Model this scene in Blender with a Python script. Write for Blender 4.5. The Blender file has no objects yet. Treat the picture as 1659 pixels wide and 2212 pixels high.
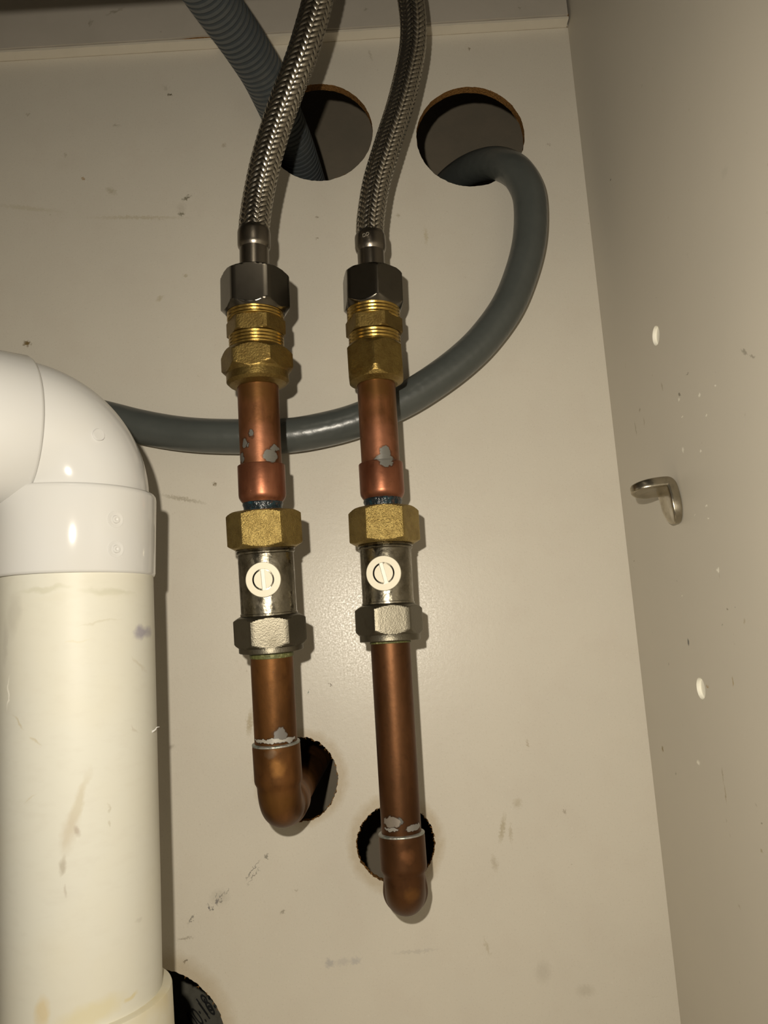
import bpy, bmesh, math, random
from mathutils import Vector, Matrix
from mathutils.bvhtree import BVHTree
random.seed(7)
sc = bpy.context.scene
C = sc.collection
V = Vector
PI = math.pi

# ------------------------------------------------------------------ camera
D = 0.335
FPX = 1664.0
PITCH, ROLL = math.radians(9.7), math.radians(3.45)
CX, CY = 829.5, 1106.0
CAM = V((0, -D, 0))
FW = V((0, math.cos(PITCH), math.sin(PITCH)))
UP0 = V((0, -math.sin(PITCH), math.cos(PITCH)))
R0 = V((1, 0, 0))
RT = R0 * math.cos(ROLL) - UP0 * math.sin(ROLL)
UP = R0 * math.sin(ROLL) + UP0 * math.cos(ROLL)
cd = bpy.data.cameras.new('camera')
cam = bpy.data.objects.new('camera', cd); C.objects.link(cam)
cd.sensor_fit = 'HORIZONTAL'; cd.sensor_width = 36.0; cd.lens = 36.0 * FPX / 1659.0
cd.clip_start = 0.01; cd.clip_end = 20
M = Matrix((RT, UP, -FW)).transposed().to_4x4(); M.translation = CAM
cam.matrix_world = M
sc.camera = cam

# ------------------------------------------------------------------ light
sc.view_settings.view_transform = 'Standard'
sc.view_settings.look = 'None'
sc.view_settings.gamma = 1.0
sc.view_settings.exposure = 0.0
w = bpy.data.worlds.new('world'); sc.world = w; w.use_nodes = True
w.node_tree.nodes['Background'].inputs[0].default_value = (1.0, .86, .66, 1)
w.node_tree.nodes['Background'].inputs[1].default_value = 0.02
LPOS = CAM + RT * -0.017 + UP * 0.022 + FW * 0.0
ld = bpy.data.lights.new('torch_light', 'SPOT'); lo = bpy.data.objects.new('torch_light', ld); C.objects.link(lo)
ld.energy = 2.85; ld.color = (1.0, .91, .76); ld.shadow_soft_size = 0.0022
ld.spot_size = math.radians(172); ld.spot_blend = 1.0
lo.matrix_world = Matrix.LocRotScale(LPOS, (M.to_3x3() @ Matrix.Rotation(math.radians(-16), 3, 'X')).to_quaternion(), None)
ad = bpy.data.lights.new('room_fill_light', 'AREA'); ao = bpy.data.objects.new('room_fill_light', ad); C.objects.link(ao)
ad.energy = 0.30; ad.color = (1.0, .85, .66); ad.size = 0.9
ao.location = (-0.25, -1.2, -0.55)  # added low fill for the room's ambient, brightens the lower part
ao.rotation_euler = (V((0.1, 0, 0)) - V(ao.location)).to_track_quat('-Z', 'Y').to_euler()

# ------------------------------------------------------------------ pixels to points
def ray(px, py):
    return FW + RT * ((px - CX) / FPX) - UP * ((py - CY) / FPX)
def at_y(px, py, y):
    r = ray(px, py); return CAM + r * ((y + D) / r.y)
def at_x(px, py, x):
    r = ray(px, py); return CAM + r * (x / r.x)
def depth(p): return (p - CAM).dot(FW)

# ------------------------------------------------------------------ helpers
def tag(o, label=None, cat=None, group=None, kind=None):
    if label: o['label'] = label
    if cat: o['category'] = cat
    if group: o['group'] = group
    if kind: o['kind'] = kind
    return o
def thing(name, loc, label, cat, group=None):
    o = bpy.data.objects.new(name, None); C.objects.link(o)
    o.location = loc; o.empty_display_size = 0.01
    return tag(o, label, cat, group)
def wloc(o):
    p = V((0, 0, 0))
    while o: p = p + o.location; o = o.parent
    return p
def obj(name, verts, faces, mat, parent=None, smooth=True, angle=35, loc=None, fmat=None):
    base = wloc(parent) if parent else V((0, 0, 0))
    l = V(loc) if loc is not None else V((0, 0, 0))
    me = bpy.data.meshes.new(name)
    me.from_pydata([tuple(V(v) - base - l) for v in verts], [], faces)
    mats = mat if isinstance(mat, (list, tuple)) else [mat]
    for m in mats: me.materials.append(m)
    if fmat:
        for i, k in enumerate(fmat): me.polygons[i].material_index = k
    bm = bmesh.new(); bm.from_mesh(me)
    bmesh.ops.recalc_face_normals(bm, faces=bm.faces); bm.to_mesh(me); bm.free()
    if smooth:
        me.shade_smooth(); me.set_sharp_from_angle(angle=math.radians(angle))
    o = bpy.data.objects.new(name, me); C.objects.link(o)
    if parent: o.parent = parent
    if loc is not None: o.location = l
    return o
def hit(px, py, o):
    me = o.data; b = wloc(o)
    t = BVHTree.FromPolygons([v.co + b for v in me.vertices], [tuple(p.vertices) for p in me.polygons])
    h = t.ray_cast(CAM, ray(px, py).normalized())
    return (h[0], h[1]) if h[0] else (at_y(px, py, -.05), V((0, -1, 0)))

def frame(d):
    d = d.normalized()
    u = V((0, -1, 0)); u = (u - d * u.dot(d)).normalized()     # towards the camera side
    r = u.cross(d)
    if r.x < 0: r = -r
    return d, u, r
def ringgrid(rings, close_ends=(False, False)):
    n = len(rings[0]); verts = []; faces = []
    for r in rings: verts += r
    for i in range(len(rings) - 1):
        for j in range(n):
            a = i * n + j; b = i * n + (j + 1) % n
            faces.append((a, b, b + n, a + n))
    if close_ends[0]: faces.append(tuple(range(n - 1, -1, -1)))
    if close_ends[1]: k = (len(rings) - 1) * n; faces.append(tuple(range(k, k + n)))
    return verts, faces

class Run:
    """axis of a pipe run: pixel x and wall distance as functions of pixel y"""
    def __init__(s, xs, ds): s.xs = xs; s.ds = ds
    def interp(s, t, y):
        if y <= t[0][0]: a, b = t[0], t[1]
        elif y >= t[-1][0]: a, b = t[-2], t[-1]
        else:
            for a, b in zip(t, t[1:]):
                if a[0] <= y <= b[0]: break
        k = (y - a[0]) / (b[0] - a[0]); return a[1] + (b[1] - a[1]) * k
    def p(s, y): return at_y(s.interp(s.xs, y), y, s.interp(s.ds, y))
    def px(s, r, y): return r * depth(s.p(y)) / FPX
class Seg:
    """straight piece of a run between two pixel rows"""
    def __init__(s, run, y0, y1):
        s.run = run; s.a = run.p(y0); s.b = run.p(y1)
        s.d, s.u, s.r = frame(s.b - s.a)
    def pt(s, y):
        q = s.run.p(y); return s.a + s.d * (q - s.a).dot(s.d)
    def ring(s, c, rad, n, rot=0, fn=None):
        out = []
        for j in range(n):
            t = 2 * PI * j / n + rot
            rr = rad if fn is None else fn(t, rad)
            out.append(c + (s.u * math.cos(t) + s.r * math.sin(t)) * rr)
        return out
    def lathe(s, prof, n=64, ends=(True, True)):
        rings = [s.ring(s.pt(y), s.run.px(max(r, .01), y), n) for y, r in prof]
        return ringgrid(rings, ends)
    def hex(s, prof, corner, rot=0, sides=6, rows=40, n=96, ends=(True, True)):
        """prism whose corners are cut by a turned profile"""
        y0, y1 = prof[0][0], prof[-1][0]
        ys = sorted(set([y0 + (y1 - y0) * i / rows for i in range(rows + 1)] + [q[0] for q in prof]))
        def pr(y):
            for a, b in zip(prof, prof[1:]):
                if a[0] <= y <= b[0]:
                    return a[1] + (b[1] - a[1]) * (y - a[0]) / max(b[0] - a[0], 1e-6)
            return prof[-1][1]
        rings = []; st = 2 * PI / sides; rot = math.radians(rot)
        for y in ys:
            cr = s.run.px(corner, (y0 + y1) / 2); apo = cr * math.cos(st / 2)
            lim = s.run.px(pr(y), y)
            def fn(t, rad):
                a = ((t - rot) % st) - st / 2
                return min(apo / math.cos(a), lim, cr * .985)
            rings.append(s.ring(s.pt(y), 1, n, rot, fn))
        return ringgrid(rings, ends)

def merge(*parts):
    vs = []; fs = []
    for v, f in parts:
        k = len(vs); vs += v; fs += [tuple(i + k for i in q) for q in f]
    return vs, fs

def catmull(pts, step=0.001):
    P = [V(p) for p in pts]
    P = [P[0] * 2 - P[1]] + P + [P[-1] * 2 - P[-2]]
    out = []
    for i in range(1, len(P) - 2):
        for k in range(160):
            t = k / 160
            a, b, c, d = P[i-1], P[i], P[i+1], P[i+2]
            out.append(.5 * ((2*b) + (c-a)*t + (2*a-5*b+4*c-d)*t*t + (3*b-a-3*c+d)*t**3))
    out.append(P[-2])
    L = [0]
    for a, b in zip(out, out[1:]): L.append(L[-1] + (b - a).length)
    n = max(2, int(L[-1] / step)); res = []; j = 0
    for i in range(n + 1):
        t = L[-1] * i / n
        while j < len(L) - 2 and L[j+1] < t: j += 1
        k = (t - L[j]) / max(L[j+1] - L[j], 1e-9)
        res.append(out[j].lerp(out[j+1], k))
    return res, L[-1]
def frames(path):
    fr = []; u = None; wn = max(1, int(.003 / max((path[1] - path[0]).length, 1e-6))) if len(path) > 150 else 1
    for i, p in enumerate(path):
        d = (path[min(i+wn, len(path)-1)] - path[max(i-wn, 0)]).normalized()
        if u is None: u = V((0, -1, 0))
        u = (u - d * u.dot(d)).normalized(); fr.append((d, u, u.cross(d)))
    return fr
def tube(path, rad, n=32, ends=(True, True)):
    fr = frames(path); rings = []
    for i, p in enumerate(path):
        r = rad(i) if callable(rad) else rad
        d, u, w_ = fr[i]
        rings.append([p + (u * math.cos(2*PI*j/n) + w_ * math.sin(2*PI*j/n)) * r for j in range(n)])
    return ringgrid(rings, ends)
def box(x0, x1, y0, y1, z0, z1):
    v = [V((x, y, z)) for x in (x0, x1) for y in (y0, y1) for z in (z0, z1)]
    return v, [(0,1,3,2), (4,6,7,5), (0,4,5,1), (2,3,7,6), (0,2,6,4), (1,5,7,3)]

# ------------------------------------------------------------------ materials
class Mat:
    def __init__(s, name, color, rough=.5, metal=0.0, spec=.5):
        s.m = bpy.data.materials.new(name); s.m.use_nodes = True
        s.nt = s.m.node_tree; s.b = s.nt.nodes['Principled BSDF']
        s.b.inputs['Roughness'].default_value = rough
        s.b.inputs['Metallic'].default_value = metal
        s.b.inputs['Specular IOR Level'].default_value = spec
        s.tc = s.nt.nodes.new('ShaderNodeTexCoord'); s.co = s.tc.outputs['Object']
        rgb = s.nt.nodes.new('ShaderNodeRGB'); rgb.outputs[0].default_value = (*color, 1)
        s.col = rgb.outputs[0]; s.rough = None; s.metal = None; s.nrm = None
    def node(s, t, **k):
        n = s.nt.nodes.new(t)
        for a, b in k.items(): setattr(n, a, b)
        return n
    def link(s, a, b): s.nt.links.new(a, b)
    def noise(s, scale, detail=3, rough=.5, co=None, stretch=None):
        n = s.node('ShaderNodeTexNoise'); n.inputs['Scale'].default_value = scale
        n.inputs['Detail'].default_value = detail; n.inputs['Roughness'].default_value = rough
        c = co or s.co
        if stretch:
            mp = s.node('ShaderNodeMapping'); s.link(c, mp.inputs[0]); mp.inputs['Scale'].default_value = stretch
            c = mp.outputs[0]
        s.link(c, n.inputs['Vector']); return n.outputs['Fac']
    def ramp(s, v, a, b, lo=0., hi=1.):
        n = s.node('ShaderNodeMapRange'); n.inputs[1].default_value = a; n.inputs[2].default_value = b
        n.inputs[3].default_value = lo; n.inputs[4].default_value = hi
        s.link(v, n.inputs[0]); return n.outputs[0]
    def mix(s, fac, color, base=None):
        n = s.node('ShaderNodeMix', data_type='RGBA'); s.link(fac, n.inputs[0])
        s.link(base or s.col, n.inputs[6]); n.inputs[7].default_value = (*color, 1)
        s.col = n.outputs[2]; return s
    def blot(s, scale, color, a, b, amt=1., detail=3, stretch=None):
        return s.mix(s.ramp(s.noise(scale, detail, .6, None, stretch), a, b, 0, amt), color)
    def setrough(s, v): s.rough = v; return s
    def bump(s, h, strength=.2, dist=.0005):
        n = s.node('ShaderNodeBump'); n.inputs['Strength'].default_value = strength
        n.inputs['Distance'].default_value = dist
        s.link(h, n.inputs['Height'])
        if s.nrm: s.link(s.nrm, n.inputs['Normal'])
        s.nrm = n.outputs[0]; return s
    def distorted(s, amt, scale):
        n = s.node('ShaderNodeTexNoise'); n.inputs['Scale'].default_value = scale; n.inputs['Detail'].default_value = 3
        s.link(s.co, n.inputs['Vector'])
        a = s.node('ShaderNodeVectorMath', operation='SUBTRACT'); s.link(n.outputs['Color'], a.inputs[0]); a.inputs[1].default_value = (.5, .5, .5)
        b = s.node('ShaderNodeVectorMath', operation='SCALE'); s.link(a.outputs[0], b.inputs[0]); b.inputs['Scale'].default_value = amt
        c = s.node('ShaderNodeVectorMath', operation='ADD'); s.link(b.outputs[0], c.inputs[0]); s.link(s.co, c.inputs[1])
        return c.outputs[0]
    def mark(s, co, c, rad, ang=0, axis=1, color=(0, 0, 0), amt=1., soft=.5, metal=None, rough=None):
        """one stain: an ellipsoid at c with radii rad turned by ang about axis"""
        mp = s.node('ShaderNodeMapping', vector_type='TEXTURE'); s.link(co, mp.inputs[0])
        mp.inputs['Location'].default_value = tuple(c); mp.inputs['Scale'].default_value = tuple(rad)
        e = [0, 0, 0]; e[axis] = ang; mp.inputs['Rotation'].default_value = tuple(e)
        l = s.node('ShaderNodeVectorMath', operation='LENGTH'); s.link(mp.outputs[0], l.inputs[0])
        f = s.ramp(l.outputs['Value'], 1 - soft, 1.0, amt, 0)
        s.mix(f, color)
        if metal is not None: s.metal = s.fmix(f, s.metal, s.b.inputs['Metallic'].default_value, metal)
        if rough is not None: s.rough = s.fmix(f, s.rough, s.b.inputs['Roughness'].default_value, rough)
        return f
    def fmix(s, f, sock, dflt, val):
        n = s.node('ShaderNodeMix', data_type='FLOAT'); s.link(f, n.inputs[0])
        if sock: s.link(sock, n.inputs[2])
        else: n.inputs[2].default_value = dflt
        n.inputs[3].default_value = val; return n.outputs[0]
    def done(s):
        for l in list(s.b.inputs['Base Color'].links): s.nt.links.remove(l)
        s.link(s.col, s.b.inputs['Base Color'])
        if s.rough: s.link(s.rough, s.b.inputs['Roughness'])
        if s.metal: s.link(s.metal, s.b.inputs['Metallic'])
        if s.nrm: s.link(s.nrm, s.b.inputs['Normal'])
        return s.m

# ================================================================== SETTING
XR = at_y(1348, 1130, 0).x            # inner face of the right side panel
# ---- back panel
lam = Mat('magnolia_laminate', (.655, .615, .53), .38, 0, .45)
lam.blot(14, (.60, .565, .49), .4, .75, .55)
lam.blot(60, (.60, .54, .46), .5, .8, .35)
lam.blot(900, (.74, .70, .62), .62, .75, .4, 2)
lam.blot(330, (.30, .25, .17), .735, .80, .5, 2)
co = lam.distorted(.004, 260)
cf = lam.distorted(.0035, 900)
def pm(px, py, rx, ry, ang=0, color=(.28, .22, .13), amt=.6, soft=.7, fine=True, m=lam):
    p = at_y(px, py, 0); k = depth(p) / FPX
    m.mark(cf if fine else co, p, (rx * k, .02, ry * k), math.radians(ang), 1, color, amt, soft)
for a in ((367, 205, 7, 3, 10, (.10, .08, .03), .9), (357, 190, 12, 5, 50, (.35, .33, .25), .35), (403, 428, 14, 5, -25, (.12, .11, .06), .8),
          (392, 462, 9, 5, 5, (.16, .15, .09), .8), (392, 450, 13, 16, 0, (.42, .38, .30), .3), (180, 386, 5, 4, 0, (.36, .22, .08), .8),
          (240, 412, 16, 8, 30, (.36, .32, .20), .45), (250, 271, 9, 4, 0, (.32, .27, .2), .5), (484, 314, 6, 5, 0, (.4, .34, .25), .6),
          (60, 247, 5, 5, 0, (.33, .28, .2), .5), (142, 335, 4, 6, 0, (.33, .28, .2), .5), (58, 742, 11, 8, 20, (.17, .11, .03), .95),
          (300, 470, 120, 5, 4, (.42, .36, .22), .4), (60, 450, 90, 6, 10, (.45, .4, .25), .3), (395, 1078, 60, 5, 14, (.22, .18, .10), .45),
          (463, 1045, 4, 7, -30, (.15, .11, .05), .8), (400, 595, 6, 5, 0, (.4, .34, .22), .6), (345, 645, 12, 5, -40, (.42, .36, .22), .5),
          (480, 1934, 10, 2, -40, (.12, .12, .12), .8), (490, 1926, 8, 1.6, -55, (.12, .12, .12), .8), (469, 1948, 4, 7, 20, (.08, .08, .10), .85), (478, 1946, 4, 3, 0, (.1, .1, .1), .8), (466, 1935, 7, 1.5, -60, (.15, .15, .14), .7), (452, 1960, 3, 8, -20, (.06, .06, .08), .9), (459, 1963, 4, 2, 0, (.1, .1, .1), .8), (475, 1938, 26, 20, 0, (.40, .37, .31), .35), (413, 1985, 14, 3, -50, (.15, .14, .12), .7),
          (545, 1880, 30, 2, -52, (.10, .10, .09), .75), (548, 1892, 26, 2, -50, (.12, .11, .09), .6), (575, 1850, 6, 4, -40, (.12, .11, .09), .7),
          (400, 2028, 24, 3, -6, (.30, .26, .20), .6), (400, 2076, 7, 3, -35, (.06, .05, .04), .9), (714, 1480, 3, 6, 0, (.10, .06, .02), .9),
          (666, 1495, 2, 6, 10, (.02, .10, .07), .9), (540, 1560, 9, 34, 8, (.34, .27, .14), .6), (1085, 1790, 7, 36, 14, (.33, .27, .14), .5),
          (1103, 1800, 5, 24, 2, (.36, .3, .18), .4), (1068, 1865, 9, 20, -10, (.36, .3, .2), .4), (1118, 1735, 12, 14, 20, (.38, .32, .2), .4),
          (1052, 2045, 5, 24, -14, (.38, .32, .2), .4), (1265, 2140, 26, 16, 0, (.42, .38, .3), .35), (1220, 1753, 4, 4, 0, (.25, .2, .14), .6),
          (1173, 2100, 22, 30, 10, (.46, .42, .35), .4), (610, 1970, 5, 5, 0, (.2, .17, .12), .6), (640, 1925, 6, 4, 0, (.3, .25, .18), .5),
          (1013, 105, 4, 3, 0, (.2, .15, .1), .7), (1185, 312, 6, 4, 20, (.3, .26, .2), .5), (920, 510, 5, 24, 0, (.42, .35, .18), .4),
          (860, 465, 5, 6, 0, (.35, .3, .2), .5), (800, 120, 3, 20, -14, (.33, .29, .22), .4), (685, 470, 4, 4, 0, (.2, .15, .1), .6),
          (685, 515, 4, 3, 0, (.2, .15, .1), .6), (1140, 1607, 3, 12, -6, (.34, .27, .17), .5)):
    pm(*a)
# faint blue-grey ink smudge and greasy streak under the big waste pipe side
pm(712, 2081, 13, 11, 0, (.36, .355, .36), .55, .6); pm(742, 2078, 20, 9, -5, (.44, .42, .40), .4, .6); pm(768, 2076, 14, 9, -5, (.38, .375, .38), .5, .6)
pm(900, 2055, 62, 4, -2, (.48, .45, .40), .5, .6)
# dust from the saw round each hole
for hx, hy, hr in ((650, 1680, 96), (855, 1822, 99), (314, 2260, 186)):
    pm(hx, hy, hr * 1.12, hr * 1.12, 0, (.42, .33, .20), .5, .16, False)
lam.bump(lam.noise(1500, 2), .10, .0002)
lam.bump(lam.noise(420, 2), .10, .0004)
sp = lam.ramp(lam.noise(1300, 2), .35, .7, .26, .5); lam.setrough(sp)
lam.mark(lam.co, V((0, 0, at_y(600, 96, 0).z)), (2, .02, .0006), 0, 1, (.22, .16, .08), .8, .8)  # thin shadow line under the edging strip, painted into the laminate
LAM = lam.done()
mdf = Mat('brown_hardboard', (.30, .155, .05), .9, 0, .1)
mdf.blot(900, (.12, .055, .015), .4, .7, .8); mdf.bump(mdf.noise(1500, 4), .8, .001)
MDF = mdf.done()

def arc_hole(px, py, rx, ry, jit, n=200):
    c = at_y(px, py, 0); a = at_y(px + rx, py, 0); b = at_y(px, py + ry, 0)
    RX = (a - c).length; RZ = (b - c).length; pts = []
    ph = [random.uniform(0, 6.28) for _ in range(6)]
    for i in range(n):
        t = 2 * PI * i / n
        k = 1 + jit * (random.uniform(-1, 1) * .5 + sum(math.sin((5 + 7 * q) * t + ph[q]) for q in range(6)) * .22)
        pts.append(V((c.x + RX * k * math.cos(t), 0, c.z + RZ * k * math.sin(t))))
    return pts
HOLES = [arc_hole(690, 285, 115, 106, .006), arc_hole(1016, 294, 117, 109, .006),
         arc_hole(650, 1683, 80, 92, .02), arc_hole(855, 1822, 85, 86, .02), arc_hole(314, 2260, 174, 174, .012)]
TH = .0042
def holed_panel(outer, holes, thick, axis):
    """plane outline with holes, pushed back by thick along axis; front, back, and cut edges"""
    bm = bmesh.new(); loops = []
    for lp in [outer] + holes:
        vs = [bm.verts.new(p) for p in lp]
        for a, b in zip(vs, vs[1:] + vs[:1]): bm.edges.new((a, b))
        loops.append(len(lp))
    bmesh.ops.triangle_fill(bm, use_beauty=True, use_dissolve=False, edges=bm.edges[:])
    bm.verts.index_update()
    vs = [v.co.copy() for v in bm.verts]; fs = [tuple(v.index for v in f.verts) for f in bm.faces]
    bm.free(); n = len(vs); off = V(axis) * thick
    verts = vs + [v + off for v in vs]; faces = list(fs) + [tuple(i + n for i in reversed(f)) for f in fs]
    fm = [0] * len(fs) + [1] * len(fs); k = 0
    for m_ in loops:
        for j in range(m_):
            a = k + j; b = k + (j + 1) % m_
            faces.append((a, b, b + n, a + n)); fm.append(1)
        k += m_
    return verts, faces, fm
ZT, ZB, XL = .42, -.20, -.42
o_ = [V((XL, 0, ZB)), V((XR, 0, ZB)), V((XR, 0, ZT)), V((XL, 0, ZT))]
v_, f_, fm_ = holed_panel(o_, HOLES, TH, (0, 1, 0))
# fibres torn out along the cut edges
for hi, H in enumerate(HOLES):
    c = sum(H, V((0, 0, 0))) / len(H)
    cnt = (40, 40, 170, 190, 200)[hi]
    for k in range(cnt):
        p = random.choice(H); rd = (p - c).normalized(); tn = V((-rd.z, 0, rd.x))
        L_ = random.uniform(.0003, .0011) * (1 if hi > 1 else .7); wd = random.uniform(.00008, .0002)
        dr = (rd * random.uniform(-.6, 1) + tn * random.uniform(-1, 1)).normalized()
        sd = V((-dr.z, 0, dr.x)) * wd; y = random.uniform(-.0003, .0008)
        b0 = p - rd * .0002 + V((0, y, 0)); k0 = len(v_)
        v_ += [b0 + sd, b0 - sd, b0 + V((0, wd, 0)), b0 + dr * L_ + V((0, random.uniform(-.0005, .0003), 0))]
        f_ += [(k0, k0+1, k0+3), (k0+1, k0+2, k0+3), (k0+2, k0, k0+3)]; fm_ += [1] * 3
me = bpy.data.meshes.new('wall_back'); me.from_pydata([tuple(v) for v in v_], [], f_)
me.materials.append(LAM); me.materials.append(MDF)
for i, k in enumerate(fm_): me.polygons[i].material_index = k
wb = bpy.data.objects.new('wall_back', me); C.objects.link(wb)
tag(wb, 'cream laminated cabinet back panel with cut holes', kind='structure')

# ---- right side panel
lr = Mat('grey_cream_laminate', (.60, .56, .48), .5, 0, .4)
lr.blot(11, (.55, .52, .45), .4, .7, .5); lr.blot(260, (.32, .28, .2), .74, .80, .35, 2)
cr = lr.distorted(.002, 700)
def rm(px, py, rx, ry, ang, color, amt, soft=.6):
    p = at_x(px, py, XR); k = depth(p) / FPX
    lr.mark(cr, p, (.02, rx * k * 2.6, ry * k), math.radians(ang), 0, color, amt, soft)
DK = (.16, .14, .10); WH = (.92, .90, .80)
for a in ((1608, 760, 8, 5, 40, DK, .5), (1625, 770, 6, 4, 30, DK, .5), (1468, 852, 4, 4, 30, DK, .8), (1485, 808, 4, 2, 0, DK, .6), (1430, 835, 1.5, 12, -12, (.35, .3, .2), .6),
          (1382, 886, 3, 4, 0, (.3, .25, .18), .7), (1373, 925, 1.5, 20, -8, (.3, .26, .18), .6), (1391, 910, 1.5, 12, 0, (.35, .3, .2), .5),
          (1467, 862, 2.2, 5, 0, WH, .9), (1511, 853, 2.6, 5, 0, WH, .9), (1546, 833, 2.6, 4, 0, WH, .95), (1474, 900, 2, 2.5, 0, WH, .8),
          (1526, 898, 2.4, 3, 0, WH, .8), (1475, 972, 3, 7, 0, WH, .8), (1514, 975, 2, 4, 0, WH, .9), (1526, 1093, 2.5, 4, 0, WH, .8), (1530, 1121, 2, 3, 0, WH, .8),
          (1501, 1112, 2, 2, 0, WH, .6), (1551, 1231, 4, 5, 0, WH, .95), (1508, 1647, 4, 5.5, 0, WH, .95), (1473, 1287, 1.5, 2.5, 0, WH, .7),
          (1487, 1387, 2.4, 9, 5, (.08, .08, .08), .9), (1431, 1617, 2.2, 7, 8, (.25, .18, .06), .95), (1583, 1472, 2, 12, 14, (.4, .32, .18), .9),
          (1608, 1342, 2, 8, 10, (.4, .34, .24), .6), (1572, 1316, 2, 2.5, 0, DK, .7), (1588, 1313, 1.5, 2, 0, DK, .7), (1560, 1350, 2, 3, 0, DK, .5),
          (1561, 1675, 1.3, 22, 3, (.33, .28, .18), .6), (1567, 1715, 1.3, 25, 3, (.33, .26, .14), .7), (1460, 1670, 1.5, 3, 0, DK, .5),
          (1370, 1212, 2, 2, 0, DK, .6), (1462, 1254, 1.5, 2, 0, DK, .4), (1645, 1838, 2, 6, 10, (.36, .3, .16), .7), (1597, 1958, 2.5, 6, 0, (.4, .35, .26), .5),
          (1528, 1483, 2.5, 4, 0, (.42, .28, .12), .8), (1319, 388, 2, 3, 0, (.1, .08, .06), .95), (1645, 1778, 1.5, 2.5, 0, DK, .7), (1444, 1435, 1.5, 3, 0, DK, .5),
          (1565, 372, 8, 14, 10, (.52, .49, .42), .5)):
    rm(*a)
lr.bump(lr.noise(1200, 2), .06, .0002)
LR = lr.done()
filler = Mat('white_filler', (.86, .84, .75), .55); FIL = filler.done()
YF = -.50
def side_hole(px, py, rz, n=40):
    c = at_x(px, py, XR); return c, [V((XR, c.y + rz * math.cos(2*PI*i/n), c.z + rz * math.sin(2*PI*i/n))) for i in range(n)]
sh = [side_hole(1417, 725, .0037), side_hole(1514, 1487, .0037)]
o_ = [V((XR, .11, ZB)), V((XR, .11, ZT)), V((XR, YF, ZT)), V((XR, YF, ZB))]
v_, f_, fm_ = holed_panel(o_, [s[1] for s in sh], .016, (1, 0, 0))
for c, H in sh:
    k = len(v_); v_ += [p + V((.0015, 0, 0)) for p in H]; f_.append(tuple(range(k, k + len(H)))); fm_.append(2)
me = bpy.data.meshes.new('wall_right'); me.from_pydata([tuple(v) for v in v_], [], f_)
for m_ in (LR, FIL, FIL): me.materials.append(m_)
for i, k in enumerate(fm_): me.polygons[i].material_index = k
wr = bpy.data.objects.new('wall_right', me); C.objects.link(wr)
tag(wr, 'cream cabinet side panel on the right with two filled pin holes', kind='structure')

def struct(name, geo, mat, label):
    o = obj(name, geo[0], geo[1], mat, smooth=False); return tag(o, label, kind='structure')
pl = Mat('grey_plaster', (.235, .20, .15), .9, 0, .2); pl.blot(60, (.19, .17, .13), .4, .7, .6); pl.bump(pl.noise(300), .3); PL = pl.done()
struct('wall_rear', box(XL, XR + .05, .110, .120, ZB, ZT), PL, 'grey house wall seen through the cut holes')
ls = Mat('plain_laminate', (.62, .57, .49), .5).done()
struct('wall_left', box(XL - .016, XL, YF, .110, ZB, ZT), ls, 'cabinet side panel to the left')
struct('floor', box(XL, XR, YF, .110, ZB - .016, ZB), ls, 'cabinet bottom board')
# ---- rail along the top of the back panel
za = (at_y(0, 130, 0).z + at_y(1218, 62, 0).z) / 2
tr = Mat('cream_edging', (.68, .63, .53), .5); tr.blot(40, (.58, .53, .43), .5, .8, .4); tr.bump(tr.noise(700), .1); TR = tr.done()
zt = za + .0011
def wavy_strip(x0, x1, y0, z0, z1, n, amp, seed):
    rnd = random.Random(seed); rows = []; ph = [rnd.uniform(0, 6) for _ in range(4)]
    for i in range(n + 1):
        x = x0 + (x1 - x0) * i / n
        j = amp * sum(math.sin(x * q + ph[e]) for e, q in enumerate((60, 170, 420, 900))) / 2
        rows.append([V((x, y0, z0 + j)), V((x, y0, z1)), V((x, 0, z1)), V((x, 0, z0 + j * .4))])
    return ringgrid(rows, (True, True))
g = wavy_strip(XL, XR - .0008, -.0056, za, zt, 160, .00012, 1)
struct('trim_1', g, TR, 'cream edging strip under the top rail')
tf = Mat('rail_laminate', (.50, .46, .40), .55); tf.blot(30, (.42, .39, .33), .45, .75, .5)
cft = tf.distorted(.004, 500)
for px, py, rx, ry, an in ((196, 50, 4, 9, 20), (250, 25, 26, 4, -20), (790, 21, 5, 5, 0), (347, 70, 3, 3, 0), (1122, 18, 3, 3, 0)):
    p = at_y(px, py, -.0062); k = depth(p) / FPX
    tf.mark(cft, p, (rx * k, .02, ry * k), math.radians(an), 1, (.26, .23, .17), .6, .7)
tf.bump(tf.noise(500), .1); TF = tf.done()
def rail():
    rows = []; n = 200; zr = zt + .0005; xc = at_y(432, 76, -.006).x
    for i in range(n + 1):
        x = XL + (XR - .0012 - XL) * i / n
        g_ = .0009 * math.exp(-((x - xc) / .010) ** 2)
        z = zr + g_ + .0001 * math.sin(x * 300)
        rows.append([V((x, -.0064, z)), V((x, -.0064, ZT)), V((x, 0, ZT)), V((x, 0, z))])
    return ringgrid(rows, (True, True))
struct('trim_2', rail(), TF, 'grey-cream rail board across the top of the back panel')
struct('trim_3', box(XL, XR - .0005, -.0048, -.0002, zt - .0001, zt + .0022), MDF, 'brown board core showing in the gap under the rail')

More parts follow.
